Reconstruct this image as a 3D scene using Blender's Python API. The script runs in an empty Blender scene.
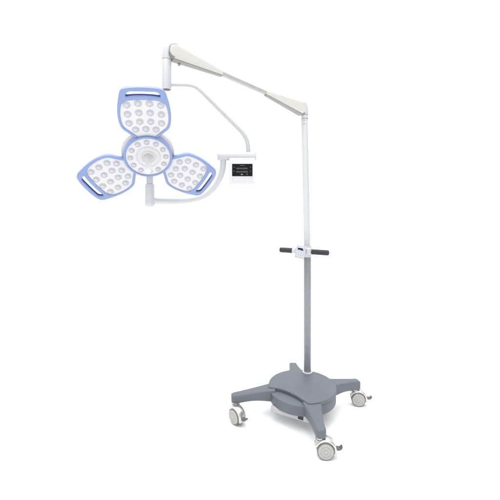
import bpy, bmesh, math, random
from math import sin, cos, pi, radians
from mathutils import Vector, Matrix

random.seed(4)
scene = bpy.context.scene
COL = scene.collection
W = {}                                   # world matrix of every object built

# ------------------------------------------------------------------ materials
def material(name, col, rough=0.4, metal=0.0, coat=0.0, var=0.04, scale=14.0, bump=0.0, bscale=300.0, spec=0.5):
    m = bpy.data.materials.new(name); m.use_nodes = True
    nt = m.node_tree; b = nt.nodes['Principled BSDF']
    tc = nt.nodes.new('ShaderNodeTexCoord')
    nz = nt.nodes.new('ShaderNodeTexNoise'); nz.inputs['Scale'].default_value = scale; nz.inputs['Detail'].default_value = 4
    nt.links.new(tc.outputs['Object'], nz.inputs['Vector'])
    mp = nt.nodes.new('ShaderNodeMapRange')
    mp.inputs['From Min'].default_value = 0.3; mp.inputs['From Max'].default_value = 0.7
    mp.inputs['To Min'].default_value = 1 - var; mp.inputs['To Max'].default_value = 1 + var * 0.5
    nt.links.new(nz.outputs['Fac'], mp.inputs['Value'])
    mx = nt.nodes.new('ShaderNodeVectorMath'); mx.operation = 'SCALE'
    mx.inputs[0].default_value = [c*(1 if 'floor' in name else .94) for c in col]; nt.links.new(mp.outputs['Result'], mx.inputs['Scale'])
    nt.links.new(mx.outputs['Vector'], b.inputs['Base Color'])
    mr = nt.nodes.new('ShaderNodeMapRange')
    mr.inputs['To Min'].default_value = max(0.02, rough - 0.06); mr.inputs['To Max'].default_value = rough + 0.06
    nt.links.new(nz.outputs['Fac'], mr.inputs['Value']); nt.links.new(mr.outputs['Result'], b.inputs['Roughness'])
    b.inputs['Metallic'].default_value = metal
    b.inputs['Coat Weight'].default_value = coat
    b.inputs['Specular IOR Level'].default_value = spec
    if bump:
        n2 = nt.nodes.new('ShaderNodeTexNoise'); n2.inputs['Scale'].default_value = bscale; n2.inputs['Detail'].default_value = 3
        nt.links.new(tc.outputs['Object'], n2.inputs['Vector'])
        bp = nt.nodes.new('ShaderNodeBump'); bp.inputs['Strength'].default_value = bump; bp.inputs['Distance'].default_value = 0.001
        nt.links.new(n2.outputs['Fac'], bp.inputs['Height']); nt.links.new(bp.outputs['Normal'], b.inputs['Normal'])
    return m

MAT = dict(
    enamel   = material('white_enamel', (.535, .542, .565), .36, coat=.15, var=.02),
    panel    = material('white_panel', (.63, .63, .64), .4, var=.015),
    enamel2  = material('white_housing', (.555, .555, .575), .42, var=.02),
    cream    = material('cream_plastic', (.58, .575, .545), .45, var=.03),
    channel  = material('grey_channel', (.40, .40, .40), .42, var=.05),
    blue     = material('periwinkle_plastic', (.195, .268, .495), .36, coat=.05, var=.04),
    navy     = material('navy_grip', (.032, .050, .19), .8, var=.05, spec=.08),
    face     = material('white_light_face', (.585, .585, .605), .35, var=.02),
    lens     = material('lens_cup', (.45, .45, .485), .22, var=.08, scale=60),
    dome     = material('lens_dome', (.48, .48, .51), .10, coat=.5, var=.08, scale=90),
    ring     = material('grey_seam', (.33, .34, .36), .5),
    gasket   = material('dark_gasket', (.22, .225, .23), .6),
    slate    = material('slate_plastic', (.120, .137, .161), .52, var=.07, scale=9, bump=.25, bscale=500),
    pole     = material('grey_pole_paint', (.25, .26, .28), .40, var=.10, scale=40, bump=.15, bscale=400),
    rubber   = material('black_rubber', (.024, .025, .027), .6, var=.12, scale=60, bump=.3, bscale=700),
    black    = material('black_glass', (.004, .004, .005), .35, var=.1, spec=.15),
    mark     = material('screen_print', (.26, .27, .29), .5),
    keys     = material('lavender_keys', (.40, .42, .52), .5, var=.03),
    line     = material('pale_key_line', (.56, .565, .575), .5),
    silver   = material('brushed_silver', (.60, .585, .55), .24, metal=.75, var=.05, scale=30),
    hub      = material('pale_grey_hub', (.42, .42, .40), .4, var=.06, scale=70),
    tread    = material('grey_tread', (.17, .17, .165), .6, var=.1, scale=80),
    pedal    = material('dark_pedal', (.10, .103, .105), .5, var=.1),
    dark     = material('dark_recess', (.07, .07, .07), .6),
    handle   = material('white_handle', (.74, .74, .75), .4, var=.015),
    under    = material('underside_shade', (.26, .26, .258), .5, var=.05),  # shade below the arm covers, put into the colour
    rod      = material('pale_grey_rod', (.47, .475, .485), .36, var=.02),
    tray     = material('pale_tray', (.47, .48, .49), .5, var=.03),
    floor    = material('white_studio_floor', (.955, .955, .955), .7, var=.0, spec=.1),
)

# ------------------------------------------------------------------ helpers
def link(name, mesh, mats, parent, M=None, sharp=40):
    M = M or Matrix.Identity(4)
    if not mesh.materials:
        for m in (mats if isinstance(mats, (list, tuple)) else [mats]): mesh.materials.append(MAT[m])
        for p in mesh.polygons: p.use_smooth = True
        mesh.set_sharp_from_angle(angle=radians(sharp))
    o = bpy.data.objects.new(name, mesh); COL.objects.link(o)
    W[o] = M
    if parent is not None:
        o.parent = parent; o.matrix_local = W[parent].inverted() @ M
    else:
        o.matrix_world = M
    return o

def finish(bm, name='mesh'):
    bmesh.ops.recalc_face_normals(bm, faces=bm.faces)
    me = bpy.data.meshes.new(name); bm.to_mesh(me); bm.free(); return me

def part(name, bm, mats, parent, sharp=40, origin=None):
    """mesh written in world coordinates; its origin moves to the middle of its box"""
    bmesh.ops.recalc_face_normals(bm, faces=bm.faces)
    if origin is None:
        lo = Vector([min(v.co[i] for v in bm.verts) for i in range(3)]); hi = Vector([max(v.co[i] for v in bm.verts) for i in range(3)])
        origin = (lo + hi) / 2
    bmesh.ops.translate(bm, vec=-Vector(origin), verts=bm.verts)
    me = bpy.data.meshes.new(name); bm.to_mesh(me); bm.free()
    return link(name, me, mats, parent, Matrix.Translation(origin), sharp)

def lathe(bm, prof, M=None, seg=48, mi=0, close=True):
    """prof: (radius, height) pairs revolved about local z"""
    M = M or Matrix.Identity(4); rings = []
    for r, h in prof:
        if r < 1e-6: rings.append([bm.verts.new(M @ Vector((0, 0, h)))])
        else: rings.append([bm.verts.new(M @ Vector((r * cos(2*pi*k/seg), r * sin(2*pi*k/seg), h))) for k in range(seg)])
    for a, b in zip(rings, rings[1:]):
        if len(a) == 1 and len(b) == 1: continue
        for k in range(seg):
            k2 = (k + 1) % seg
            if len(a) == 1: f = bm.faces.new((a[0], b[k], b[k2]))
            elif len(b) == 1: f = bm.faces.new((a[k], a[k2], b[0]))
            else: f = bm.faces.new((a[k], a[k2], b[k2], b[k]))
            f.material_index = mi
    for rg in ((rings[0], rings[-1]) if close else ()):
        if len(rg) > 1: bm.faces.new(rg).material_index = mi
    return bm

def frame_to(d):
    return Vector(d).normalized().to_track_quat('Z', 'Y').to_matrix().to_4x4()

def cyl(bm, a, b, r, bev=.002, r2=None, seg=40, mi=0):
    a, b = Vector(a), Vector(b); L = (b - a).length; r2 = r if r2 is None else r2
    M = Matrix.Translation(a) @ frame_to(b - a)
    return lathe(bm, [(0, 0), (r - bev, 0), (r - bev*.3, bev*.3), (r, bev), (r2, L - bev), (r2 - bev*.3, L - bev*.3), (r2 - bev, L), (0, L)], M, seg, mi)

def smooth_path(pts, n=10):
    P = [Vector(p) for p in pts]; P = [P[0]*2 - P[1]] + P + [P[-1]*2 - P[-2]]; out = []
    for i in range(1, len(P) - 2):
        for k in range(n):
            t = k / n
            out.append(.5*((2*P[i]) + (-P[i-1] + P[i+1])*t + (2*P[i-1] - 5*P[i] + 4*P[i+1] - P[i+2])*t*t + (-P[i-1] + 3*P[i] - 3*P[i+1] + P[i+2])*t**3))
    return out + [P[-2]]

def tube(bm, path, r, seg=24, mi=0):
    path = [Vector(p) for p in path]; n = len(path); rr = r if callable(r) else (lambda t: r)
    T = [(path[min(i+1, n-1)] - path[max(i-1, 0)]).normalized() for i in range(n)]
    N = T[0].orthogonal().normalized(); rings = []
    for i in range(n):
        N = (N - T[i]*N.dot(T[i])).normalized(); B = T[i].cross(N); q = rr(i/(n-1))
        rings.append([bm.verts.new(path[i] + q*(cos(2*pi*k/seg)*N + sin(2*pi*k/seg)*B)) for k in range(seg)])
    for a, b in zip(rings, rings[1:]):
        for k in range(seg):
            bm.faces.new((a[k], a[(k+1) % seg], b[(k+1) % seg], b[k])).material_index = mi
    bm.faces.new(rings[0]).material_index = mi; bm.faces.new(rings[-1]).material_index = mi
    return bm

def rbox(bm, size, M=None, bev=.004, seg=3, mi=0):
    M = M or Matrix.Identity(4); t = bmesh.new()
    bmesh.ops.create_cube(t, size=1)
    for v in t.verts: v.co = Vector((v.co.x*size[0], v.co.y*size[1], v.co.z*size[2]))
    if bev: bmesh.ops.bevel(t, geom=t.edges[:], offset=bev, segments=seg, profile=.5, affect='EDGES')
    mp = {v: bm.verts.new(M @ v.co) for v in t.verts}
    for f in t.faces: bm.faces.new([mp[v] for v in f.verts]).material_index = mi
    t.free(); return bm

def loft(bm, rings, cap=True, mi=0):
    R = [[bm.verts.new(p) for p in r] for r in rings]; n = len(R[0])
    for a, b in zip(R, R[1:]):
        for k in range(n): bm.faces.new((a[k], a[(k+1) % n], b[(k+1) % n], b[k])).material_index = mi
    if cap:
        bm.faces.new(R[0]).material_index = mi; bm.faces.new(R[-1]).material_index = mi
    return bm

def rrect(w, h, r, n=5):
    """rounded rectangle, 4(n+1) points, in (a, b)"""
    r = min(r, w/2*.99, h/2*.99); out = []
    for cx, cy, a0 in ((w/2-r, h/2-r, 0), (-w/2+r, h/2-r, pi/2), (-w/2+r, -h/2+r, pi), (w/2-r, -h/2+r, 1.5*pi)):
        out += [(cx + r*cos(a0 + pi/2*k/n), cy + r*sin(a0 + pi/2*k/n)) for k in range(n + 1)]
    return out

def chaikin(p, it=3):
    for _ in range(it):
        q = []
        for i in range(len(p)):
            a, b = p[i], p[(i+1) % len(p)]
            q += [(a[0]*.75 + b[0]*.25, a[1]*.75 + b[1]*.25), (a[0]*.25 + b[0]*.75, a[1]*.25 + b[1]*.75)]
        p = q
    return p

def plate(name, loops, z0, z1, bev):
    """flat plate between z0 and z1 bounded by loops (first outer, rest holes), rounded edges"""
    cu = bpy.data.curves.new(name + '_curve', 'CURVE'); cu.dimensions = '2D'; cu.fill_mode = 'BOTH'
    cu.extrude = (z1 - z0)/2 - bev; cu.bevel_depth = bev; cu.bevel_resolution = 3; cu.offset = -bev
    for lp in loops:
        s = cu.splines.new('POLY'); s.points.add(len(lp) - 1); s.use_cyclic_u = True
        for q, p in zip(s.points, lp): q.co = (p[0], p[1], 0, 1)
    o = bpy.data.objects.new(name + '_curve', cu); COL.objects.link(o)
    bpy.context.view_layer.update()
    me = bpy.data.meshes.new_from_object(o.evaluated_get(bpy.context.evaluated_depsgraph_get()))
    bpy.data.objects.remove(o); bpy.data.curves.remove(cu)
    me.materials.clear()
    me.transform(Matrix.Translation((0, 0, (z0 + z1)/2)))
    bm = bmesh.new(); bm.from_mesh(me); bmesh.ops.remove_doubles(bm, verts=bm.verts, dist=1e-6)
    bmesh.ops.recalc_face_normals(bm, faces=bm.faces); bm.to_mesh(me); bm.free()
    return me

# ------------------------------------------------------------------ the lamp as one thing
CX, CY = .365, 2.45                       # middle of the base on the floor
root = bpy.data.objects.new('surgical_lamp', None); COL.objects.link(root)
root.location = (CX, CY, 0); W[root] = Matrix.Translation((CX, CY, 0))
root.empty_display_size = .2
root['label'] = 'mobile surgical lamp with three blue rimmed petal lights on a grey wheeled stand'
root['category'] = 'surgical lamp'

# ---- base
def circle(r, a0=0, a1=2*pi, n=96, cx=0, cy=0):
    return [(cx + r*cos(a0 + (a1-a0)*k/n), cy + r*sin(a0 + (a1-a0)*k/n)) for k in range(n + (0 if abs(a1-a0-2*pi) < 1e-6 else 1))]
base = link('base', plate('base', [circle(.2305)], .105, .1735, .006), 'slate', root, Matrix.Translation((CX, CY, 0)))
out = circle(.2345, radians(-86.5), radians(187), 110)
cut = [p[:2] for p in smooth_path([(-.2335, -.030, 0), (-.178, -.043, 0), (-.126, -.074, 0), (-.068, -.130, 0), (-.030, -.180, 0), (0.000, -.226, 0)], 8)]
cover = link('cover', plate('cover', [out + cut], .1725, .197, .005), 'slate', base, Matrix.Translation((CX, CY, 0)))

def leg(ang, length, off, root_w, droop):
    d = Vector((cos(ang), sin(ang), 0)); s = Vector((-d.y, d.x, 0)); C = Vector((CX, CY, 0)); bm = bmesh.new(); rings = []
    N = 34; x0 = .198
    for i in range(N + 1):
        t = 1 - (1 - i/N)**1.25; x = x0 + (length - x0)*t; e = t
        w = .061 + (root_w - .061)*(1 - e)**1.9
        zt = .1890 - droop*e**1.6
        zb = .106 + .010*math.sin(pi*min(1, e*1.05))**2 + .009*e
        k = max(0.0, (t - .90)/.10)                             # rounded nose
        q = 1 - .30*k**3
        c = C + d*x + s*(off*(1 - e)**1.6)
        zc = (zt + zb)/2
        rings.append([c + s*a*q + Vector((0, 0, zc + b*(1 - .20*k**3))) for a, b in rrect(w, zt - zb, .014)])
    loft(bm, rings)
    return part('leg', bm, 'slate', root, 50)
LEGS = [(188.3, .497, -.028, .116, .021), (14.5, .446, .006, .132, .010), (-84.8, .466, .018, .130, .018), (92.6, .398, 0, .135, .006)]
for a, L, o_, rw, dr in LEGS: leg(radians(a), L, o_, rw, dr)

# pale tray slung under the front of the base, with a black power socket
t = bmesh.new()
a, b = Vector((.138, 2.338, 0)), Vector((.372, 2.205, 0)); dx = (b - a).normalized(); dn = Vector((-dx.y, dx.x, 0))
MT = Matrix((( dx.x, dn.x, 0, 0), (dx.y, dn.y, 0, 0), (0, 0, 1, 0), (0, 0, 0, 1)))
MT = Matrix.Translation((a + b)/2 + dn*.12 + Vector((0, 0, .0925))) @ MT
rbox(t, ((b - a).length, .24, .037), MT, .005)
tray = part('battery_tray', t, 'tray', root)
t = bmesh.new(); MS = MT @ Matrix.Translation((.078, -.1205, .003))
rbox(t, (.030, .006, .022), MS, .002); rbox(t, (.038, .003, .028), MS @ Matrix.Translation((0, .0015, 0)), .001)
for k in (-.007, 0, .007): rbox(t, (.002, .002, .007), MS @ Matrix.Translation((k, -.0035, 0)), 0)
part('power_socket', t, 'rubber', tray)

# ---- castors
def caster(x, y, az, lx, ly, pedal_side):
    """twin wheel castor standing at (x, y); az is where its outer hub faces; (lx, ly) the swivel under the leg"""
    r = .0495
    n = Vector((cos(az), sin(az), 0)); f = Vector((-n.y, n.x, 0))           # axle, rolling direction
    c = Vector((x, y, r)); up = Vector((0, 0, 1))
    M = Matrix(((f.x, 0, n.x, c.x), (f.y, 0, n.y, c.y), (0, 1, 0, c.z), (0, 0, 0, 1)))   # local x rolling, y up, z axle
    # local frame may be mirrored; recalc fixes normals
    e = bpy.data.objects.new('caster', None); COL.objects.link(e); e.empty_display_size = .05
    W[e] = Matrix.Translation(c); e.parent = root; e.matrix_local = W[root].inverted() @ W[e]
    for sgn in (1, -1):
        bm = bmesh.new(); h = sgn
        lathe(bm, [(0, h*.009), (r - .004, h*.009), (r - .001, h*.011), (r, h*.015), (r, h*.028), (r - .002, h*.031), (r - .005, h*.0325)], M, 56, 0, False)
        lathe(bm, [(r - .005, h*.0325), (r - .006, h*.0315), (r - .0085, h*.0345), (.030, h*.0345), (.0285, h*.0325), (.0265, h*.0325), (.025, h*.0345),
                   (.0145, h*.035), (.0135, h*.0335), (.0115, h*.0335), (.0105, h*.036), (.004, h*.037), (0, h*.037)], M, 56, 1, False)
        for k in range(6):                                                     # small ribs moulded in the hub
            q = 2*pi*k/6 + .3
            rbox(bm, (.0075, .003, .0012), M @ Matrix.Rotation(q, 4, 'Z') @ Matrix.Translation((.0345, 0, h*.035)), .0005, 1, 1)
        part('wheel', bm, ['tread', 'hub'], e, 35)
    # hood between and over the wheels
    bm = bmesh.new(); ro, ri = .0635, .0525; A0, A1 = (-.30, 2.75) if pedal_side > 0 else (.39, 3.44)
    rings = []
    for k in range(33):
        q = A0 + (A1 - A0)*k/32; sc = 1 - .25*max(0, abs(k - 16)/16 - .7)
        rings.append([M @ Vector((rad*cos(q), rad*sin(q), zz*sc)) for rad, zz in
                      ((ri, .0275), (ro - .003, .0275), (ro, .0245), (ro + .001, 0), (ro, -.0245), (ro - .003, -.0275), (ri, -.0275), (ri, 0))])
    loft(bm, rings)
    rbox(bm, (.060, .066, .014), M @ Matrix.Translation((0, .021, 0)), .004)   # web between the wheels
    part('hood', bm, 'silver', e, 45)
    # swivel stem up to the leg
    bm = bmesh.new(); top = .121
    cyl(bm, (lx, ly, .103), (lx, ly, top), .024, .003)
    cyl(bm, (lx, ly, .097), (lx, ly, .1035), .0285, .002)
    part('swivel', bm, 'silver', e)
    # brake pedal
    bm = bmesh.new(); s = pedal_side
    pth = smooth_path([(s*.040, .020, 0), (s*.058, .008, 0), (s*.074, .004, 0), (s*.088, .008, 0), (s*.096, .020, 0)], 6)
    rings = []
    for i, p in enumerate(pth):
        tt = i/(len(pth) - 1); d = (pth[min(i+1, len(pth)-1)] - pth[max(i-1, 0)]).normalized(); nn = Vector((-d.y, d.x, 0))
        wd = .036 - .010*tt; th = .013 - .004*tt
        if i == len(pth) - 1: wd *= .7; th *= .6
        rings.append([M @ (p + Vector((0, 0, 1))*a_ + nn*b_) for a_, b_ in rrect(wd, th, .004, 3)])
    loft(bm, rings)
    part('brake_pedal', bm, 'pedal', e)

def tip(i, back): 
    a, L = LEGS[i][:2]; a = radians(a); return CX + cos(a)*(L - back), CY + sin(a)*(L - back)
caster(-.088, 2.336, radians(222), *tip(0, .030), 1)
caster(.787, 2.553, radians(262), *tip(1, .030), 1)
caster(.432, 2.012, radians(266), *tip(2, .032), 1)
caster(.330, 2.835, radians(250), *tip(3, .030), 1)

# ---- pole
PX, PY = .433, 2.64
lean = lambda z: PX - .022*max(0, (z - 1.06)/1.06)
bm = bmesh.new(); cyl(bm, (PX, PY, .196), (PX, PY, 1.066), .0268, .002)
lower = part('lower_pole', bm, 'pole', root)
bm = bmesh.new(); lathe(bm, [(.0275, .1965), (.0375, .1965), (.039, .199), (.0375, .204), (.0275, .206)], Matrix.Translation((PX, PY, 0)), 48)
part('collar', bm, 'enamel', lower)
bm = bmesh.new(); cyl(bm, (lean(1.05), PY, 1.05), (lean(2.105), PY, 2.105), .0250, .002)
upper = part('upper_pole', bm, 'enamel', root)
bm = bmesh.new(); cyl(bm, (lean(2.0), PY, 2.1055), (lean(2.0), PY, 2.1095), .0258, .001); part('seam_ring', bm, 'ring', upper)
bm = bmesh.new()
cyl(bm, (lean(2.0), PY, 2.1345), (lean(2.0), PY, 2.1375), .0258, .001)
part('seam_ring', bm, 'ring', upper)
for zz in (2.066, 2.092):
    bm = bmesh.new(); v = Vector((-.30, -.95, 0)).normalized()
    cyl(bm, Vector((lean(2.06), PY, zz)) + v*.0235, Vector((lean(2.06), PY, zz)) + v*.0262, .0052, .0008, seg=20)
    part('screw', bm, 'ring', upper)

# ---- push handle with keypad
HZ = 1.112
HL, HR = Vector((.232, 2.712, HZ)), Vector((.566, 2.512, HZ)); hd = (HR - HL).normalized()
bm = bmesh.new(); cyl(bm, HL + hd*.06, HR - hd*.06, .0125, .001)
hb = part('push_handle', bm, 'enamel', root)
for p0, p1 in ((HL, HL + hd*.115), (HR - hd*.135, HR)):
    bm = bmesh.new(); L = (p1 - p0).length; rg = .0195
    prof = [(0, 0), (rg*.6, .0005), (rg*.88, .003), (rg, .009)]
    for k in range(13):
        z0 = .012 + (L - .024)*k/13; st = (L - .024)/13
        prof += [(rg, z0), (rg, z0 + st*.7), (rg - .0007, z0 + st*.78), (rg - .0007, z0 + st*.95)]
    prof += [(rg, L - .009), (rg*.9, L - .003), (rg*.65, L), (0, L)]
    lathe(bm, prof, Matrix.Translation(p0) @ frame_to(hd), 36)
    part('grip', bm, 'rubber', hb, 60)
bm = bmesh.new()
cyl(bm, (PX, PY, 1.066), (PX, PY, 1.150), .0318, .004)
mid = (HL + HR)/2
rbox(bm, (.09, .06, .050), Matrix.Translation((PX - .022, PY - .045, HZ + .004)) @ Matrix.Rotation(radians(-31), 4, 'Z'), .008)
cyl(bm, HR - hd*.165, HR - hd*.128, .0215, .003)
cyl(bm, HL + hd*.108, HL + hd*.135, .0215, .003)
part('clamp', bm, 'enamel', hb)

MK = Matrix.Translation((.366, 2.545, 1.113)) @ Matrix.Rotation(radians(-14), 4, 'Z') @ Matrix.Rotation(radians(-20), 4, 'X') @ Matrix.Rotation(radians(10), 4, 'Y')
bm = bmesh.new()
loft(bm, [[MK @ Vector((a_*q, y_, b_*q)) for a_, b_ in rrect(.070, .098, .008)] for y_, q in ((.030, .90), (.004, .98), (-.006, 1), (-.012, .985), (-.014, .95))])
key = part('keypad', bm, 'enamel', root)
bm = bmesh.new()
rbox(bm, (.058, .003, .086), MK @ Matrix.Translation((0, -.0138, 0)), .0012)
kp = part('key_panel', bm, 'keys', key)
bm = bmesh.new()
rbox(bm, (.036, .003, .013), MK @ Matrix.Translation((-.003, -.0150, .0200)), .0012)
rbox(bm, (.016, .003, .007), MK @ Matrix.Translation((.012, -.0151, .0150)), .001)
part('key_display', bm, 'black', key)
for r_ in range(3):
    for c_ in range(3):
        bm = bmesh.new(); rbox(bm, (.0135, .003, .0115), MK @ Matrix.Translation((-.018 + .018*c_, -.0154, -.002 - .0155*r_)), .0013)
        part('key', bm, 'enamel', key)
bm = bmesh.new(); rbox(bm, (.046, .003, .006), MK @ Matrix.Translation((0, -.0149, .034)), .001)
part('key_strip', bm, 'line', key)

# ---- spring arm between pole head and swivel tube
A = Vector((-.470, 2.10, 2.370)); B = Vector((.402, 2.64, 2.178)); ax = (B - A).normalized(); AL = (B - A).length
side = Vector((ax.y, -ax.x, 0)).normalized(); aup = side.cross(ax).normalized()
if aup.z < 0: aup = -aup
def arm_pt(s, h, w): return A + ax*s + aup*h + side*w
bm = bmesh.new()
loft(bm, [[arm_pt(s, b_, a_) for a_, b_ in rrect(.028, .024, .005)] for s in (.05, AL*.5, AL - .05)])
arm = part('spring_arm', bm, 'channel', root)
def cover_mesh(s0, s1, h0, h1, w0, w1, nose, lowcut=.0):
    """tapered cover with a rounded nose at s0"""
    rings = []; n = 22; sg = 1 if s1 > s0 else -1
    for i in range(9):
        q = i/8*pi/2; rings.append((s0 - sg*nose*cos(q), max(.02, sin(q))))
    for i in range(1, n + 1): rings.append((s0 + (s1 - s0)*i/n, 1))
    R = []
    for s, sc in rings:
        tt = max(0, min(1, (s - s0)/(s1 - s0))); e = tt
        h = (h0 + (h1 - h0)*e)*(.30 + .70*sc if sc < 1 else 1); w = (w0 + (w1 - w0)*e)*(.95 + .05*sc if sc < 1 else 1)
        R.append([arm_pt(s, b_, a_) for a_, b_ in rrect(w, h, min(w, h)*.22)])
    return R
for (s0, s1, nose) in ((.012, AL*.330, .032), (AL - .014, AL*.665, .022)):
    bm = bmesh.new(); loft(bm, cover_mesh(s0, s1, .092, .029, .070, .033, nose))
    cv = part('arm_cover', bm, 'cream', arm, 50)
    # dark lip round the rounded end of the cover
    bm = bmesh.new(); sg = 1 if s1 > s0 else -1
    loft(bm, cover_mesh(s0, s0 + sg*.004, .0950, .0945, .0685, .0683, nose + .0022)); part('joint_gasket', bm, 'gasket', arm, 50)
    # added plate below the cover, its grey stands in for underside shade
    bm = bmesh.new(); R = []
    for k in range(13):
        tt = k/12; s = s0 + (s1 - s0)*tt; h = .092 + (.028 - .092)*tt; w = (.056 + (.032 - .056)*tt)
        R.append([arm_pt(s, -h/2 - .001 + b_, a_) for a_, b_ in rrect(w*.94, .008, .003, 2)])
    loft(bm, R); part('shade_plate', bm, 'under', arm)
# small release knob under the left cover
bm = bmesh.new(); p = arm_pt(.062, -.048, -.012); cyl(bm, p, p - aup*.012, .008, .002, seg=24); part('adjusting_screw', bm, 'ring', arm)

# knuckle on top of the pole
bm = bmesh.new(); X = lean(2.1)
R = []
for h, r, off in ((2.138, .0285, 0), (2.142, .0300, 0), (2.165, .0305, -.002), (2.190, .0290, -.005), (2.208, .0245, -.009), (2.219, .017, -.013), (2.2235, .007, -.016)):
    R.append([Vector((X + off*ax.x*1.0 + r*cos(2*pi*k/40), PY + off*ax.y + r*sin(2*pi*k/40), h)) for k in range(40)])
loft(bm, R)
cyl(bm, (X, PY, 2.1095), (X, PY, 2.1345), .0255, .001)
rbox(bm, (.050, .022, .034), Matrix.Translation(B - ax*.022) @ Matrix(((ax.x, side.x, aup.x, 0), (ax.y, side.y, aup.y, 0), (ax.z, side.z, aup.z, 0), (0, 0, 0, 1))), .004)
part('pole_head', bm, 'enamel', root)

# ---- swivel tube hanging at the end of the arm
TX, TY = -.500, 2.10
bm = bmesh.new()
lathe(bm, [(0, 2.165), (.0235, 2.160), (.0235, 2.1435), (.025, 2.141), (.0275, 2.143), (.0282, 2.150), (.0282, 2.316), (.027, 2.319), (0, 2.319)], Matrix.Translation((TX, TY, 0)), 56)
tubeo = part('swivel_tube', bm, 'enamel', root)
bm = bmesh.new(); lathe(bm, [(0, 2.142), (.014, 2.1425), (.0225, 2.1445), (.0232, 2.150), (0, 2.152)], Matrix.Translation((TX, TY, 0)), 40)
part('end_plug', bm, 'dark', tubeo)
bm = bmesh.new(); cyl(bm, (TX, TY, 2.3192), (TX, TY, 2.3222), .0272, .0008); part('seam_ring', bm, 'ring', tubeo)
bm = bmesh.new(); R = []
for h, r, off in ((2.3225, .0282, 0), (2.330, .0295, .001), (2.352, .0310, .004), (2.374, .0312, .007), (2.392, .0302, .008), (2.408, .0275, .011), (2.419, .0210, .014), (2.4245, .011, .016), (2.426, .003, .017)):
    R.append([Vector((TX + off*ax.x + r*cos(2*pi*k/40), TY + off*ax.y + r*sin(2*pi*k/40), h)) for k in range(40)])
loft(bm, R); part('arm_head', bm, 'enamel', root)
# ---- thin bent rod from the swivel tube to the control unit
def at(px, py, Y): return Vector(((px - 250)*Y/350, Y, 1.42 - (py - 210)*Y/350))
rod = [at(168, 84.6, 2.10), at(178, 84.8, 2.107), at(187, 85.1, 2.115), at(193.5, 86.4, 2.12), at(198.5, 89.2, 2.125), at(205, 95.2, 2.13), at(213.6, 103.8, 2.14),
       at(229, 119.2, 2.165), at(238, 128.2, 2.18), at(242.5, 133, 2.187), at(246, 138.4, 2.192), at(247.8, 144.5, 2.197), at(248.3, 151.0, 2.205), at(248.3, 156.0, 2.21)]
bm = bmesh.new(); tube(bm, smooth_path(rod, 6), lambda t: .0098 + .0042*t)
part('bent_rod', bm, 'rod', root)

# ---- control unit
YU = 2.21; k_ = YU/350
bm = bmesh.new()
c0, c1 = at(229.8, 156.3, YU), at(255.6, 156.3, YU)
cyl(bm, c0, c1, .0300, .004)
unit = part('control_unit', bm, 'enamel', root)
bm = bmesh.new(); cyl(bm, at(217.6, 156.3, YU), at(229.0, 156.3, YU), .0275, .004); part('pivot_collar', bm, 'enamel', unit)
bm = bmesh.new(); cyl(bm, at(228.8, 156.3, YU), at(230.0, 156.3, YU), .0262, .0005); part('seam_ring', bm, 'line', unit)
bm = bmesh.new(); cyl(bm, at(255.5, 156.3, YU), at(256.2, 156.3, YU), .0255, .001)
part('seam_ring', bm, 'line', unit)
bm = bmesh.new()
MP = Matrix.Translation(at(242.3, 171.5, YU - .012))
loft(bm, [[MP @ Vector((a_*q, y_, b_*q)) for a_, b_ in rrect(.163, .168, .007)] for y_, q in ((.026, .97), (.022, 1), (-.020, 1), (-.0225, .992), (-.0235, .975))])
panel = part('control_panel', bm, 'panel', root)
MF = MP @ Matrix.Translation((0, -.0235, 0))
bm = bmesh.new(); rbox(bm, (.127, .003, .077), MF @ Matrix.Translation((.0005, -.0003, .0065)), .001); screen = part('screen', bm, 'black', panel)
# pale printing on the screen: two rows of lettering, side arrows and icons
bm = bmesh.new(); rnd = random.Random(9)
def bar(x, z, w, h): rbox(bm, (w, .0012, h), MF @ Matrix.Translation((x, -.0021, z)), 0)
for z in (.0175, -.003):
    x = -.036
    while x < .033:
        w = rnd.choice((.003, .0035, .0045)); bar(x, z, .0009, .0045); bar(x + w*.55, z + rnd.choice((.0018, -.0018, 0)), w*.7, .0009)
        if rnd.random() > .5: bar(x + w*.9, z, .0008, .0045)
        x += w + .0022
    bar(0, z - .0045, .070, .0007)
for z in (.024, -.001):
    for sx in (-1, 1):
        bar(sx*.051, z, .007, .0010); bar(sx*.051, z, .0010, .007)
bar(-.002, -.0215, .013, .0045); bar(-.004, -.0180, .006, .0016); bar(.030, -.019, .0075, .0012); bar(.030, -.0215, .0012, .007); bar(.0335, -.0165, .004, .001)
bar(0, .0345, .03, .0010)
part('screen_print', bm, 'mark', panel)
bm = bmesh.new()
for z, x0, n_ in ((-.045, -.050, 4), (-.064, -.050, 4)):
    for i in range(n_):
        lp = rrect(.026, .012, .003, 3); x = x0 + i*.0333
        li = [(a_*.90, b_*.80) for a_, b_ in lp]
        v0 = [bm.verts.new(MF @ Vector((x + a_, -.0006, z + b_))) for a_, b_ in lp]; v1 = [bm.verts.new(MF @ Vector((x + a_, -.0010, z + b_))) for a_, b_ in li]
        for q in range(len(lp)): bm.faces.new((v0[q], v0[(q+1) % len(lp)], v1[(q+1) % len(lp)], v1[q]))
part('touch_keys', bm, 'line', panel)

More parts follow.
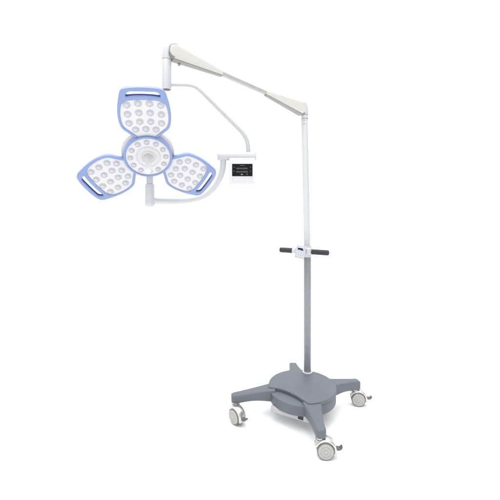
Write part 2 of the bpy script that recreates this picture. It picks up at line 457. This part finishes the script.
# ---- lower arc carrying the lamp head
YP = 2.06
post_x = (149.6 - 250)*YP/350
arc = [at(150, 200.6, 2.06), at(160, 201.2, 2.09), at(172, 201.3, 2.13), at(184, 200.8, 2.175), at(194, 199.2, 2.21), at(203, 196.2, 2.225), at(210.5, 191.2, 2.23), at(216.3, 184.6, 2.23), at(220.3, 177, 2.228), at(222.6, 169, 2.222), at(223.3, 161, 2.215), at(223.4, 156.3, 2.21)]
bm = bmesh.new(); tube(bm, smooth_path(arc, 6), .0192, 28); part('arc_arm', bm, 'enamel', root)
bm = bmesh.new()
zb = 1.42 + (210 - 207.5)*YP/350; z1 = 1.42 + (210 - 185)*YP/350
lathe(bm, [(0, zb), (.012, zb + .001), (.022, zb + .006), (.0275, zb + .016), (.0280, zb + .030), (.0268, z1), (.0258, z1 + .004), (.0200, z1 + .006), (.0200, 1.755), (.017, 1.765), (0, 1.768)], Matrix.Translation((post_x + .001, YP, 0)), 44)
post = part('post', bm, 'enamel', root)
bm = bmesh.new(); lathe(bm, [(.020, z1 - .024), (.0274, z1 - .024), (.0277, z1 - .022), (.0274, z1 - .020), (.020, z1 - .020)], Matrix.Translation((post_x + .001, YP, 0)), 44); part('seam_ring', bm, 'line', post)

# ---- lamp head
hc = Vector((-.5525, 1.90, 1.7155)); pitch, yaw, roll = .7202, .2950, .0760
u0 = Vector((cos(yaw), sin(yaw), 0)); nn = Vector((sin(yaw)*cos(pitch), -cos(yaw)*cos(pitch), -sin(pitch))); v0 = nn.cross(u0)
hu = u0*cos(roll) + v0*sin(roll); hv = v0*cos(roll) - u0*sin(roll)
MH = Matrix(((hu.x, hv.x, nn.x, hc.x), (hu.y, hv.y, nn.y, hc.y), (hu.z, hv.z, nn.z, hc.z), (0, 0, 0, 1)))
RD = .1275

def lens_mesh(r):
    bm = bmesh.new(); n = 24
    hexr = lambda q, rad: rad*(1 - .035*(1 - cos(6*q))/2*2)
    prof = [(1.0, 0, 0), (.97, .0018, 0), (.90, .0024, 0), (.80, .0006, 0), (.66, .0006, 1), (.60, .0026, 1), (.45, .0045, 1), (.25, .0056, 1), (.08, .006, 1)]
    rings = [[bm.verts.new((hexr(2*pi*k/n, p[0]*r)*cos(2*pi*k/n), hexr(2*pi*k/n, p[0]*r)*sin(2*pi*k/n), p[1])) for k in range(n)] for p in prof]
    for i in range(len(rings) - 1):
        for k in range(n): bm.faces.new((rings[i][k], rings[i][(k+1) % n], rings[i+1][(k+1) % n], rings[i+1][k])).material_index = prof[i+1][2]
    bm.faces.new(rings[-1]).material_index = 1
    return finish(bm, 'led_lens')
LENS, LENS_S = lens_mesh(.0182), lens_mesh(.0155)

# centre light
face = link('centre_light', plate('centre_light', [circle(RD - .008)], -.006, .0170, .001), 'face', root, MH)
rim = link('rim', plate('rim', [circle(RD), circle(RD - .0125)], -.014, .0230, .005), 'blue', face, MH)
for k in range(12):
    q = pi/2 + 2*pi*k/12 + .02
    link('led_lens', LENS_S, ['lens', 'dome'], face, MH @ Matrix.Translation((.0925*cos(q), .0925*sin(q), .0171)) @ Matrix.Rotation(q, 4, 'Z'))
bm = bmesh.new()
lathe(bm, [(.066, .0100), (.0645, .0135), (.0610, .0150), (.0580, .0140), (.0560, .0118), (.040, .0118), (.0385, .0150), (.036, .0165), (.033, .0165), (.0310, .0140), (.0240, .0140), (.0225, .026), (.020, .029), (0, .029)], None, 64)
boss = link('boss', finish(bm, 'boss'), 'enamel2', face, MH @ Matrix.Translation((0, 0, .0065)))
bm = bmesh.new()
lathe(bm, [(.0135, .028), (.0150, .032), (.0135, .050), (.0130, .090), (.0136, .130), (.0140, .150), (.0128, .158), (.0095, .164), (.005, .1665), (0, .167)], None, 44)
link('light_handle', finish(bm, 'light_handle'), 'handle', face, MH @ Matrix.Translation((0, 0, .0070)) @ Matrix.Diagonal((1.12, 1.12, .90, 1)))
# round housing behind
bm = bmesh.new()
lathe(bm, [(.10, -.010), (.128, -.014), (.1385, -.022), (.1400, -.034), (.1385, -.062), (.130, -.074), (.105, -.083), (.055, -.090), (0, -.091)], None, 72)
link('back_housing', finish(bm, 'back_housing'), 'enamel2', face, MH)
# yoke joint from housing to post
bm = bmesh.new(); jp = hc - nn*.085; jq = Vector((post_x, YP, 1.735))
cyl(bm, jp, jq, .030, .004)
part('tilt_joint', bm, 'enamel', root)

half = [(.046, .3918), (.0850, .3850), (.1040, .3700), (.1110, .3450), (.1225, .300), (.1285, .2518), (.1265, .205), (.1165, .168), (.086, .142), (.058, .118), (.040, .095)]
outer = chaikin([(0, .3935)] + half + [(0, .090)] + [(-x, y) for x, y in reversed(half)], 3)
fh = [(.050, .3275), (.080, .3225), (.0960, .313), (.1070, .295), (.1150, .2518), (.1135, .208), (.1045, .178), (.0780, .155), (.053, .133), (.033, .110)]
fin = chaikin([(0, .3300)] + fh + [(0, .105)] + [(-x, y) for x, y in reversed(fh)], 3)
sl = [(.050, .3715), (.064, .3700), (.0730, .3640), (.0790, .3540), (.0800, .3465), (.0730, .3450), (.045, .3490)]
slot = chaikin([(0, .3725)] + sl + [(0, .3505)] + [(-x, y) for x, y in reversed(sl)], 3)
def inset(lp, q, cx=0, cy=.25): return [((x - cx)*q + cx, (y - cy)*q + cy) for x, y in lp]
grow_f = inset(fin, 1.035, 0, .22)
RIM = plate('rim', [outer, fin, slot], -.014, .0095, .0045)
FACE = plate('petal_light', [grow_f], -.010, .0052, .001)
bk = [(.078, .3180), (.098, .308), (.111, .270), (.1135, .2518), (.1115, .210), (.103, .175), (.070, .150), (.045, .11)]
BACK = plate('back_shell', [chaikin([(0, .3235)] + bk + [(0, .10)] + [(-x, y) for x, y in reversed(bk)], 3)], -.050, -.0095, .012)
def about(lp, qx, qy, cy=.3605): return [(x*qx, (y - cy)*qy + cy) for x, y in lp]
GRIP = plate('grip_lining', [about(slot, 1.012, 1.06), about(slot, .984, .90)], -.0135, .0010, .0003)
SPOTS = []
for j, v_ in enumerate((.3070, .2600, .2100)):
    for i in range(4):
        xx = (i - 1.5)*(.0530, .0535, .0525)[j]; SPOTS.append((xx, v_ - (.009 if i in (0, 3) else 0) + (.003 if j == 0 else 0)))
for i in range(3): SPOTS.append(((i - 1)*.0500,   .1640 + (.004 if i == 1 else 0)))
for k, ang in enumerate((0, 120, 240)):
    M = MH @ Matrix.Rotation(-radians(ang), 4, 'Z')
    M = M @ Matrix.Translation((0, RD*.6, 0)) @ Matrix.Rotation(.08, 4, 'X') @ Matrix.Translation((0, -RD*.6, 0))
    f = link('petal_light', FACE, 'face', root, M)
    link('rim', RIM, 'blue', f, M)
    link('back_shell', BACK, 'enamel2', f, M)
    link('grip_lining', GRIP, 'navy', f, M)
    for x, y in SPOTS:
        link('led_lens', LENS, ['lens', 'dome'], f, M @ Matrix.Translation((x, y, .0053)) @ Matrix.Rotation(pi/2, 4, 'Z'))

# ------------------------------------------------------------------ floor
bm = bmesh.new(); bmesh.ops.create_circle(bm, cap_ends=True, cap_tris=False, segments=96, radius=120)
fl = link('floor', finish(bm, 'floor'), 'floor', None, Matrix.Translation((0, 2, 0)))
fl['kind'] = 'structure'

# ------------------------------------------------------------------ light
FRONT, BACK, SIDE, TOP_BOOST = .98, 1.0, .15, .9
# white studio: bright backdrop, added overhead glow and dark side sectors shape the light
w = bpy.data.worlds.new('World'); scene.world = w; w.use_nodes = True
nt = w.node_tree; bg = nt.nodes['Background']
tc = nt.nodes.new('ShaderNodeTexCoord'); sx = nt.nodes.new('ShaderNodeSeparateXYZ'); nt.links.new(tc.outputs['Generated'], sx.inputs[0])
def mth(op, a, b=None):
    n = nt.nodes.new('ShaderNodeMath'); n.operation = op
    for i, q in enumerate((a, b)):
        if q is None: continue
        if isinstance(q, (int, float)): n.inputs[i].default_value = q
        else: nt.links.new(q, n.inputs[i])
    return n.outputs[0]
def mrange(v, a, b, c, d):
    n = nt.nodes.new('ShaderNodeMapRange'); n.interpolation_type = 'SMOOTHSTEP'; nt.links.new(v, n.inputs['Value'])
    for k, q in zip(('From Min', 'From Max', 'To Min', 'To Max'), (a, b, c, d)): n.inputs[k].default_value = q
    return n.outputs['Result']
hyp = mth('SQRT', mth('ADD', mth('MULTIPLY', sx.outputs[0], sx.outputs[0]), mth('MULTIPLY', sx.outputs[1], sx.outputs[1])))
azy = mth('DIVIDE', sx.outputs[1], mth('MAXIMUM', hyp, .001))
sidem = mth('MULTIPLY', mth('MULTIPLY', mrange(azy, .06, .36, 1, 0), mrange(azy, -.86, -.62, 0, 1)), mrange(sx.outputs[2], .60, .80, 1, 0))
back = mrange(sx.outputs[1], -.45, -.10, FRONT, BACK)
top_boost = mrange(sx.outputs[2], .62, .85, 0, TOP_BOOST)  # extra overhead glow added to lift the ground and upward faces
lvl = mth('ADD', mth('MULTIPLY', back, mth('SUBTRACT', 1.0, mth('MULTIPLY', sidem, 1 - SIDE))), top_boost)
bg.inputs['Color'].default_value = (1, 1, 1, 1); nt.links.new(lvl, bg.inputs['Strength'])
def area(name, loc, aim, size, power):
    l = bpy.data.lights.new(name, 'AREA'); l.shape = 'RECTANGLE'; l.size, l.size_y = size; l.energy = power
    o = bpy.data.objects.new(name, l); COL.objects.link(o); o.location = loc
    o.rotation_euler = (Vector(aim) - Vector(loc)).to_track_quat('-Z', 'Y').to_euler()
area('overhead_fill', (-1.0, 1.2, 5.0), (.2, 2.4, 0), (2.4, 2.4), 60)  # added lamp out of view, brightens the ground and tops

# ------------------------------------------------------------------ camera
cd = bpy.data.cameras.new('camera'); cam = bpy.data.objects.new('camera', cd); COL.objects.link(cam)
cam.location = (0, 0, 1.42); cam.rotation_euler = (pi/2, 0, 0)
cd.sensor_width = 36; cd.lens = 350/500*36; cd.shift_y = -.08; cd.clip_start = .05; cd.clip_end = 500
scene.camera = cam
vs = scene.view_settings; scene.display_settings.display_device = 'sRGB'
vs.view_transform = 'Standard'; vs.look = 'None'; vs.exposure = .45; vs.gamma = 1; vs.use_curve_mapping = False
scene.cycles.adaptive_threshold = .004; scene.cycles.denoising_prefilter = 'ACCURATE'
scene.cycles.max_bounces = 8; scene.cycles.diffuse_bounces = 5
